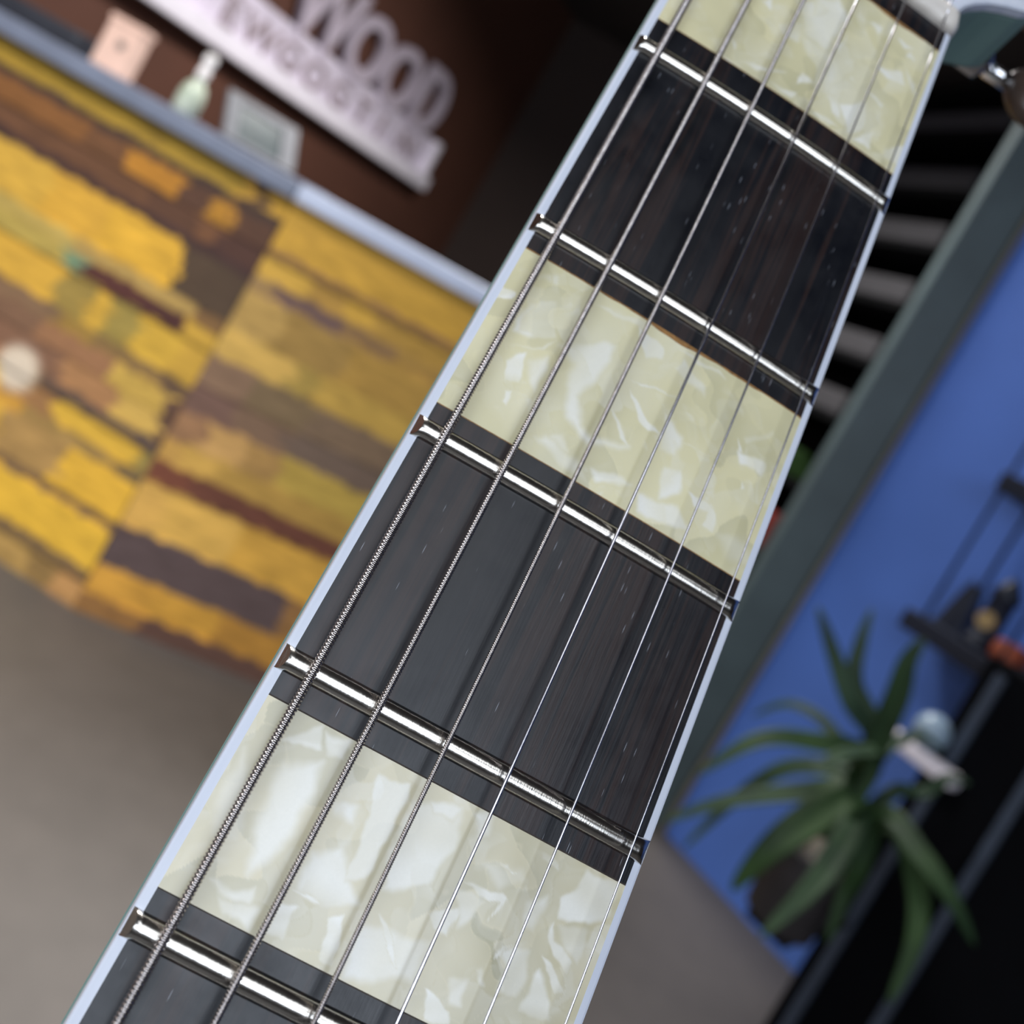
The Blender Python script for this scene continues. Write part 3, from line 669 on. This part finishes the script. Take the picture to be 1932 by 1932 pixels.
def block(nf, d0, d1, x_in=BW):
    rng = np.random.RandomState(nf * 7 + 1); hi = nf in FIG
    nx, ny = (220, 130) if hi else (40, 20)
    u = np.linspace(0, 1, nx + 1); vv = np.linspace(0, 1, ny + 1); U, V = np.meshgrid(u, vv)
    w0 = np.zeros(nx + 1)
    if nf in (1, 3):   # chipped, wavy edge nearest the nut
        w0 = .16 + .22 * np.sin(u * 9 + nf) + .14 * np.sin(u * 23 + 2) + .05 * np.sin(u * 71)
        w0 = np.maximum(0, w0) * np.clip((u - .1) * 4, 0.15, 1)
    D = d0 + (d1 - d0) * V + (1 - V) ** 3 * w0[None, :]
    HW = (W0 + WS * D) / 2 - x_in; X = -HW + 2 * HW * U; Yb = -D
    Z = np.sqrt(RAD ** 2 - X ** 2) - np.sqrt(RAD ** 2 - (W0 + WS * D) ** 2 / 4) + 0.035
    big = vor_field(X, Yb, rng, 7.5, 1.3); small = vor_field(X, Yb, rng, 3.4, .8)
    f = .50 * np.clip(big - .25, 0, 1) + .30 * np.clip(small - .35, 0, 1)
    lvl = LEVEL.get(nf, .4)
    Xw = X + .16 * np.sin(Yb * 1.7 + X * .6) + .04 * np.sin(Yb * 4.1 - X * 2.3) + .015 * np.sin(X * 9 + Yb * 5); Yw = Yb + .16 * np.sin(X * 1.5 - Yb * .5) + .04 * np.sin(X * 4.4 + Yb * 1.9) + .015 * np.sin(Yb * 8 - X * 6)
    fil = np.abs(np.sin(big * 9 + X * .35)) ** 14 * np.clip(small - .2, 0, 1)
    f = f * (.55 + .6 * lvl) + .35 * fil
    if hi:
        for P, soft, s in FIG[nf]:
            Q = np.array(px2board(P)); c_ = Q.mean(0); an = rng.uniform(0, 6.28); R_ = np.hypot(*(Q - c_).T).max() + .1
            g = ((X - c_[0]) * math.cos(an) + (Yb - c_[1]) * math.sin(an)) / R_
            gg = .74 + .26 * np.clip(g * 1.1, -1, 1) + .10 * np.sin(6 * g + 3 * big + an)
            m = poly_mask(Xw, Yw, Q, soft); f = np.maximum(f * (1 - .5 * m), np.minimum(1, s * 1.15) * m * gg)
    f = np.clip(f, 0, 1)[..., None]
    tone = (vor_field(X, Yb, rng, 10, 2.0))[..., None]
    cream = np.array(lin(234, 225, 180)[:3]); cream2 = np.array(lin(204, 197, 156)[:3]); white = np.array(lin(252, 250, 240)[:3])
    if nf == 5: cream = np.array(lin(226, 216, 182)[:3]); cream2 = np.array(lin(190, 184, 152)[:3])
    C = (cream * (1 - tone) + cream2 * tone) * (1 - f) + white * f
    verts = np.stack([X, Yb, Z], -1).reshape(-1, 3); N = nx + 1
    idx = np.arange((ny + 1) * N).reshape(ny + 1, N)
    quads = np.stack([idx[:-1, :-1], idx[1:, :-1], idx[1:, 1:], idx[:-1, 1:]], -1).reshape(-1, 4).tolist()
    vl = verts.tolist(); cl = np.concatenate([C.reshape(-1, 3), np.ones((len(vl), 1))], 1)
    # give the plate a thickness: skirt all round and an underside
    rim = list(idx[0, :]) + list(idx[1:, -1]) + list(idx[-1, -2::-1]) + list(idx[-2:0:-1, 0])
    base = len(vl); vl += [[vl[i][0], vl[i][1], -1.2] for i in rim]; cl = np.concatenate([cl, cl[rim]], 0)
    n = len(rim)
    quads += [[int(rim[k]), int(rim[(k + 1) % n]), base + (k + 1) % n, base + k] for k in range(n)]
    quads.append([base + k for k in range(n)][::-1])
    me = bpy.data.meshes.new('block_inlay'); me.from_pydata(vl, [], quads)
    at_ = me.color_attributes.new('pearl', 'FLOAT_COLOR', 'POINT'); at_.data.foreach_set('color', cl.astype(np.float32).ravel())
    o = link('block_inlay', me, M_PEARL, guitar, False)
    if nf in (1, 3, 5):
        bm = bmesh.new(); e0, e1 = (.18, .1) if nf != 5 else (.16, .14)
        board_strip(bm, d0 - e0, d1 + e1, lambda d: -wid(d) / 2 + BW + .02, lambda d: wid(d) / 2 - BW - .02, 0.018, 24, 1, 1.0)
        g = from_bm('glue_line', bm, M_GLUE if nf != 5 else M_GLUED, o); g['label'] = 'thin brown glue line round the pearl block'
    return o
for nf, d0, d1 in ((1, 4.2, 29.6), (3, 72.4, 96.2), (5, 133.6, 153.8), (7, 188.5, 204.5), (9, 236, 252), (12, 304, 312), (15, 355, 363)):
    block(nf, d0, d1)

# ---------------- frets
t = NT('nickel_silver'); v = t.coord((.6, 14, 14)); sc = t.noise(v, 1.2, 4, .7)
v2 = t.coord((7, .8, .8)); sc2 = t.noise(v2, .8, 3, .6)
t.set(Base_Color=lin(226, 222, 214), Metallic=1.0, Roughness=t.ramp(t.mix(.5, sc, sc2), [(.3, (.13,) * 3), (.75, (.24,) * 3)]), Normal=t.bump(sc2, .05, .02))
M_FRET = t.m
FW, FH = 2.7, 1.15
def fret(nf):
    d = fr(nf); w = wid(d); bm = bmesh.new(); nx = 60; na = 18; rows = []
    for i in range(-1, nx + 2):
        row = []
        for k in range(na + 1):
            a = math.pi * k / na
            yy = FW / 2 * math.cos(a); zz = FH * math.sin(a) ** 1.0
            hwz = w / 2 - .02 - zz * .78 - .10 * (abs(yy) / (FW / 2)) ** 3
            if i < 0 or i > nx:
                x = (-1 if i < 0 else 1) * (w / 2 - .05); zz = min(zz, .0) ; yy *= .93
                row.append(bm.verts.new((x * .998, -d + yy, rad(w / 2, w) + zz - .2)))
                continue
            x = -hwz + 2 * hwz * i / nx
            row.append(bm.verts.new((x, -d + yy, rad(x, w) + zz)))
        rows.append(row)
    for a, b in zip(rows, rows[1:]):
        for k in range(na): bm.faces.new((a[k], b[k], b[k + 1], a[k + 1]))
    o = from_bm('fret', bm, M_FRET, guitar, True)
    for p in o.data.polygons:
        if abs(p.center.x) > w / 2 - 1.0 and abs(p.normal.x) > .35: p.use_smooth = False
    return o
for nf in range(1, 20): fret(nf)

# ---------------- nut
t = NT('bone_nut'); t.set(Base_Color=t.ramp(t.noise(t.coord(), .5, 3), [(.3, lin(224, 216, 206)), (.7, lin(238, 231, 222))]), Roughness=.35); M_BONE = t.m
bm = bmesh.new(); rows = []
prof = [(0, -4), (0, .7), (.5, 1.35), (1.5, 1.75), (3.2, 1.6), (4.6, 1.0), (5.2, .2), (5.3, -4)]
nx = 40
for i in range(nx + 1):
    s = -1 + 2 * i / nx; x = s * (W0 / 2 + .25); e = max(0, (abs(s) - .93) / .07)
    rows.append([bm.verts.new((x, y + (.4 * e * e if y < 2 else -.6 * e * e), (z if z < -1 else z + rad(x * .985, W0) - 1.3 * e ** 2.5))) for y, z in prof])
for a, b in zip(rows, rows[1:]):
    for k in range(8): bm.faces.new((a[k], b[k], b[(k + 1) % 8], a[(k + 1) % 8]))
bm.faces.new(rows[0]); bm.faces.new(rows[-1][::-1]); from_bm('nut', bm, M_BONE, guitar, True)

# ---------------- strings
STR = [(-18.35, -.0110, .585, .40), (-10.73, -.0088, .46, .33), (-3.42, -.0012, .33, .24), (4.10, -.0011, .215, 0), (11.29, .0069, .165, 0), (18.6, .0135, .127, 0)]
t = NT('wound_nickel'); t.set(Base_Color=t.ramp(t.noise(t.coord(), 1.5, 2), [(.3, lin(176, 168, 166)), (.7, lin(206, 198, 194))]), Metallic=1.0, Roughness=.26); M_WOUND = t.m
t = NT('plain_steel'); t.set(Base_Color=t.ramp(t.noise(t.coord(), 1.5, 2), [(.3, lin(200, 198, 204)), (.7, lin(226, 224, 230))]), Metallic=1.0, Roughness=.16); M_STEEL = t.m
def strpos(x0, s, d):
    x = x0 + s * d; return x, (1.75 + .0049 * d + rad(max(-22, min(22, x)), wid(min(d, 400))))
for (x0, s, r, pitch) in STR:
    seg = 12 if pitch else 10
    if pitch:
        st = pitch / 4; nn_ = int(192 / st); ds = [-1 + st * i for i in range(nn_ + 1)]; rr = [r * (.87 + .13 * math.cos(2 * math.pi * (i % 4) / 4)) for i in range(nn_ + 1)]
        ds += [200, 628]; rr += [r * .96, r * .96]
    else:
        ds = [-1 + 12 * i for i in range(18)] + [628]; rr = [r] * len(ds)
    ds = np.array(ds, float); rr = np.array(rr)
    xs = x0 + s * ds; zs = np.array([strpos(x0, s, d)[1] for d in ds])
    an = np.arange(seg) * 2 * math.pi / seg
    # the winding advances round the string: shift every ring point along the string
    sh_ = (an / (2 * math.pi) * pitch) if pitch else np.zeros(seg)
    Xv = xs[:, None] + rr[:, None] * np.cos(an)[None]; Zv = zs[:, None] + rr[:, None] * np.sin(an)[None]; Yv = -(ds[:, None] + sh_[None] * 0)
    vl = np.stack([Xv, Yv + 0 * Xv, Zv], -1).reshape(-1, 3).tolist(); n = len(ds)
    fc = [(i * seg + k, (i + 1) * seg + k, (i + 1) * seg + (k + 1) % seg, i * seg + (k + 1) % seg) for i in range(n - 1) for k in range(seg)]
    fc += [tuple(range(seg)), tuple((n - 1) * seg + k for k in range(seg))[::-1]]
    me = bpy.data.meshes.new('string'); me.from_pydata(vl, [], fc); me.update()
    link('string', me, M_WOUND if pitch else M_STEEL, guitar, True)
    # continuation over the headstock to the post

# ---------------- neck, headstock, tuners
t = NT('teal_lacquer'); t.set(Base_Color=t.ramp(t.noise(t.coord(), .05, 2), [(.3, lin(116, 144, 138)), (.7, lin(126, 152, 146))]), Roughness=.55, Specular_IOR_Level=.2); M_TEAL = t.m
bm = bmesh.new(); rings = []
for j in range(21):
    d = -2 + 400 * j / 20; w = wid(max(d, 0)) / 2 - .05; T = 14.5 + d * .012
    rings.append([bm.verts.new((w * math.cos(a), -d, -5.5 - T * math.sin(a) ** .85)) for a in [math.pi * k / 20 for k in range(21)]])
for a, b in zip(rings, rings[1:]):
    for k in range(20): bm.faces.new((a[k], a[k + 1], b[k + 1], b[k]))
    bm.faces.new((a[20], a[0], b[0], b[20]))
bm.faces.new(rings[0][::-1]); bm.faces.new(rings[-1]); from_bm('neck', bm, M_TEAL, guitar, True)

hs = bpy.data.objects.new('headstock', None)
half = [(21.3, 4.9), (21.8, 7.5), (23.0, 10.5), (25.0, 13.8), (28.0, 17.4), (31.5, 20.4), (35.5, 23.2), (38.5, 26.5), (40.0, 32), (40.3, 50), (40.0, 90), (41, 130), (43, 160), (41, 172), (32, 178), (20, 178), (9, 172), (0, 176)]
outl = half + [(-x, y) for x, y in half[::-1][1:]]
TILT = math.radians(17)
Rh = Matrix.Translation((0, 4.9, -.6)) @ Matrix.Rotation(-TILT, 4, 'X') @ Matrix.Translation((0, -4.9, 0))
def offs(P, d):
    out = []; n = len(P)
    for i in range(n):
        a = Vector(P[i - 1]); b = Vector(P[i]); c_ = Vector(P[(i + 1) % n]); e = (c_ - a).normalized(); nr = Vector((-e.y, e.x)); out.append(tuple(b + nr * d))
    return out
bm = bmesh.new(); prism(bm, outl, -14.5, -1.6); bm.transform(Rh); headstock = from_bm('headstock', bm, M_TEAL, guitar)
b_ = headstock.modifiers.new('bevel', 'BEVEL'); b_.width = .9; b_.segments = 3
inn = offs(outl, 3.0)
bm = bmesh.new(); n = len(outl)
la = [[bm.verts.new((x, y, z)) for x, y in P] for P, z in ((offs(outl, -.05), -1.8), (offs(outl, -.05), -.25), (offs(outl, .35), .02), (inn, .02), (inn, -1.8))]
for a, b in zip(la, la[1:] + la[:1]):
    for k in range(n): bm.faces.new((a[k], a[(k + 1) % n], b[(k + 1) % n], b[k]))
bm.transform(Rh); from_bm('headstock_binding', bm, M_BIND, headstock)
bm = bmesh.new(); prism(bm, offs(outl, 2.9), -1.7, 0.0); bm.transform(Rh); from_bm('headstock_veneer', bm, plain('gloss_black', (.008, .008, .01, 1), .15, var=0, coat=.5), headstock)
M_AMBER = plain('amber_button', lin(74, 60, 52), .35, scale=.3)
for s in (-1, 1):
    for k, y in enumerate((38, 76, 116)):
        xx = s * 30
        bm = bmesh.new(); lathe(bm, [(5, -.2), (5, 1.6), (3, 2.2), (3, 9), (3.3, 10), (2, 10.6)], 24, None, (xx, y, 0)); bm.transform(Rh)
        tn = from_bm('tuner', bm, M_CHROME, guitar, True)
        bm = bmesh.new(); box(bm, (s * 37, y, -17.5), (12, 9, 5.5), bev=1.6); bm.transform(Rh); from_bm('housing', bm, M_CHROME, tn, True)
        bm = bmesh.new(); lathe(bm, [(1.8, 0), (1.8, 8)], 16, Matrix.Rotation(s * math.pi / 2, 3, 'Y'), (s * 43, y, -18.5)); bm.transform(Rh); from_bm('shaft', bm, M_CHROME, tn, True)
        bm = bmesh.new(); bmesh.ops.create_uvsphere(bm, u_segments=24, v_segments=14, radius=1, matrix=Matrix.Translation((s * 56, y, -18.5)) @ Matrix.Diagonal((7, 8.5, 4, 1))); bm.transform(Rh); from_bm('button', bm, M_AMBER, tn, True)
# strings over the headstock
for i, (x0, s, r, pitch) in enumerate(STR):
    tx, ty = ((-30, -30, -30, 30, 30, 30)[i], (38, 76, 116, 116, 76, 38)[i])
    a = Vector((x0, 1.5, strpos(x0, 0, 0)[1] - .0)); b = Rh @ Vector((tx - (3 if tx > 0 else -3), ty, 5))
    bm = bmesh.new(); sweep(bm, [a, Vector((x0, 4.5, a.z - .5)), b], [r, r, r], 8); from_bm('string_end', bm, M_WOUND if pitch else M_STEEL, guitar, True)

# ---------------- body with pickups and bridge (below the frame)
up_ = [(28, -372), (45, -392), (75, -380), (98, -392), (96, -430), (84, -465), (92, -520), (130, -560), (165, -620), (165, -700), (135, -765), (80, -800), (0, -812)]
lo_ = [(-28, -372), (-60, -368), (-105, -390), (-118, -430), (-106, -475), (-96, -520), (-125, -570), (-162, -625), (-163, -700), (-135, -765), (-80, -800)]
outb = up_ + lo_[::-1]
bm = bmesh.new(); prism(bm, outb, -54, -9); body = from_bm('body', bm, M_TEAL, guitar); b_ = body.modifiers.new('bevel', 'BEVEL'); b_.width = 4; b_.segments = 3
for y in (-492, -590):
    bm = bmesh.new(); box(bm, (0, y, -4), (70, 38, 9), bev=2); pk = from_bm('pickup', bm, M_CHROME, guitar)
bm = bmesh.new(); box(bm, (0, -628, -1.5), (86, 9, 9), bev=2); box(bm, (-37, -628, -7), (7, 7, 6)); box(bm, (37, -628, -7), (7, 7, 6)); from_bm('bridge', bm, M_CHROME, guitar)
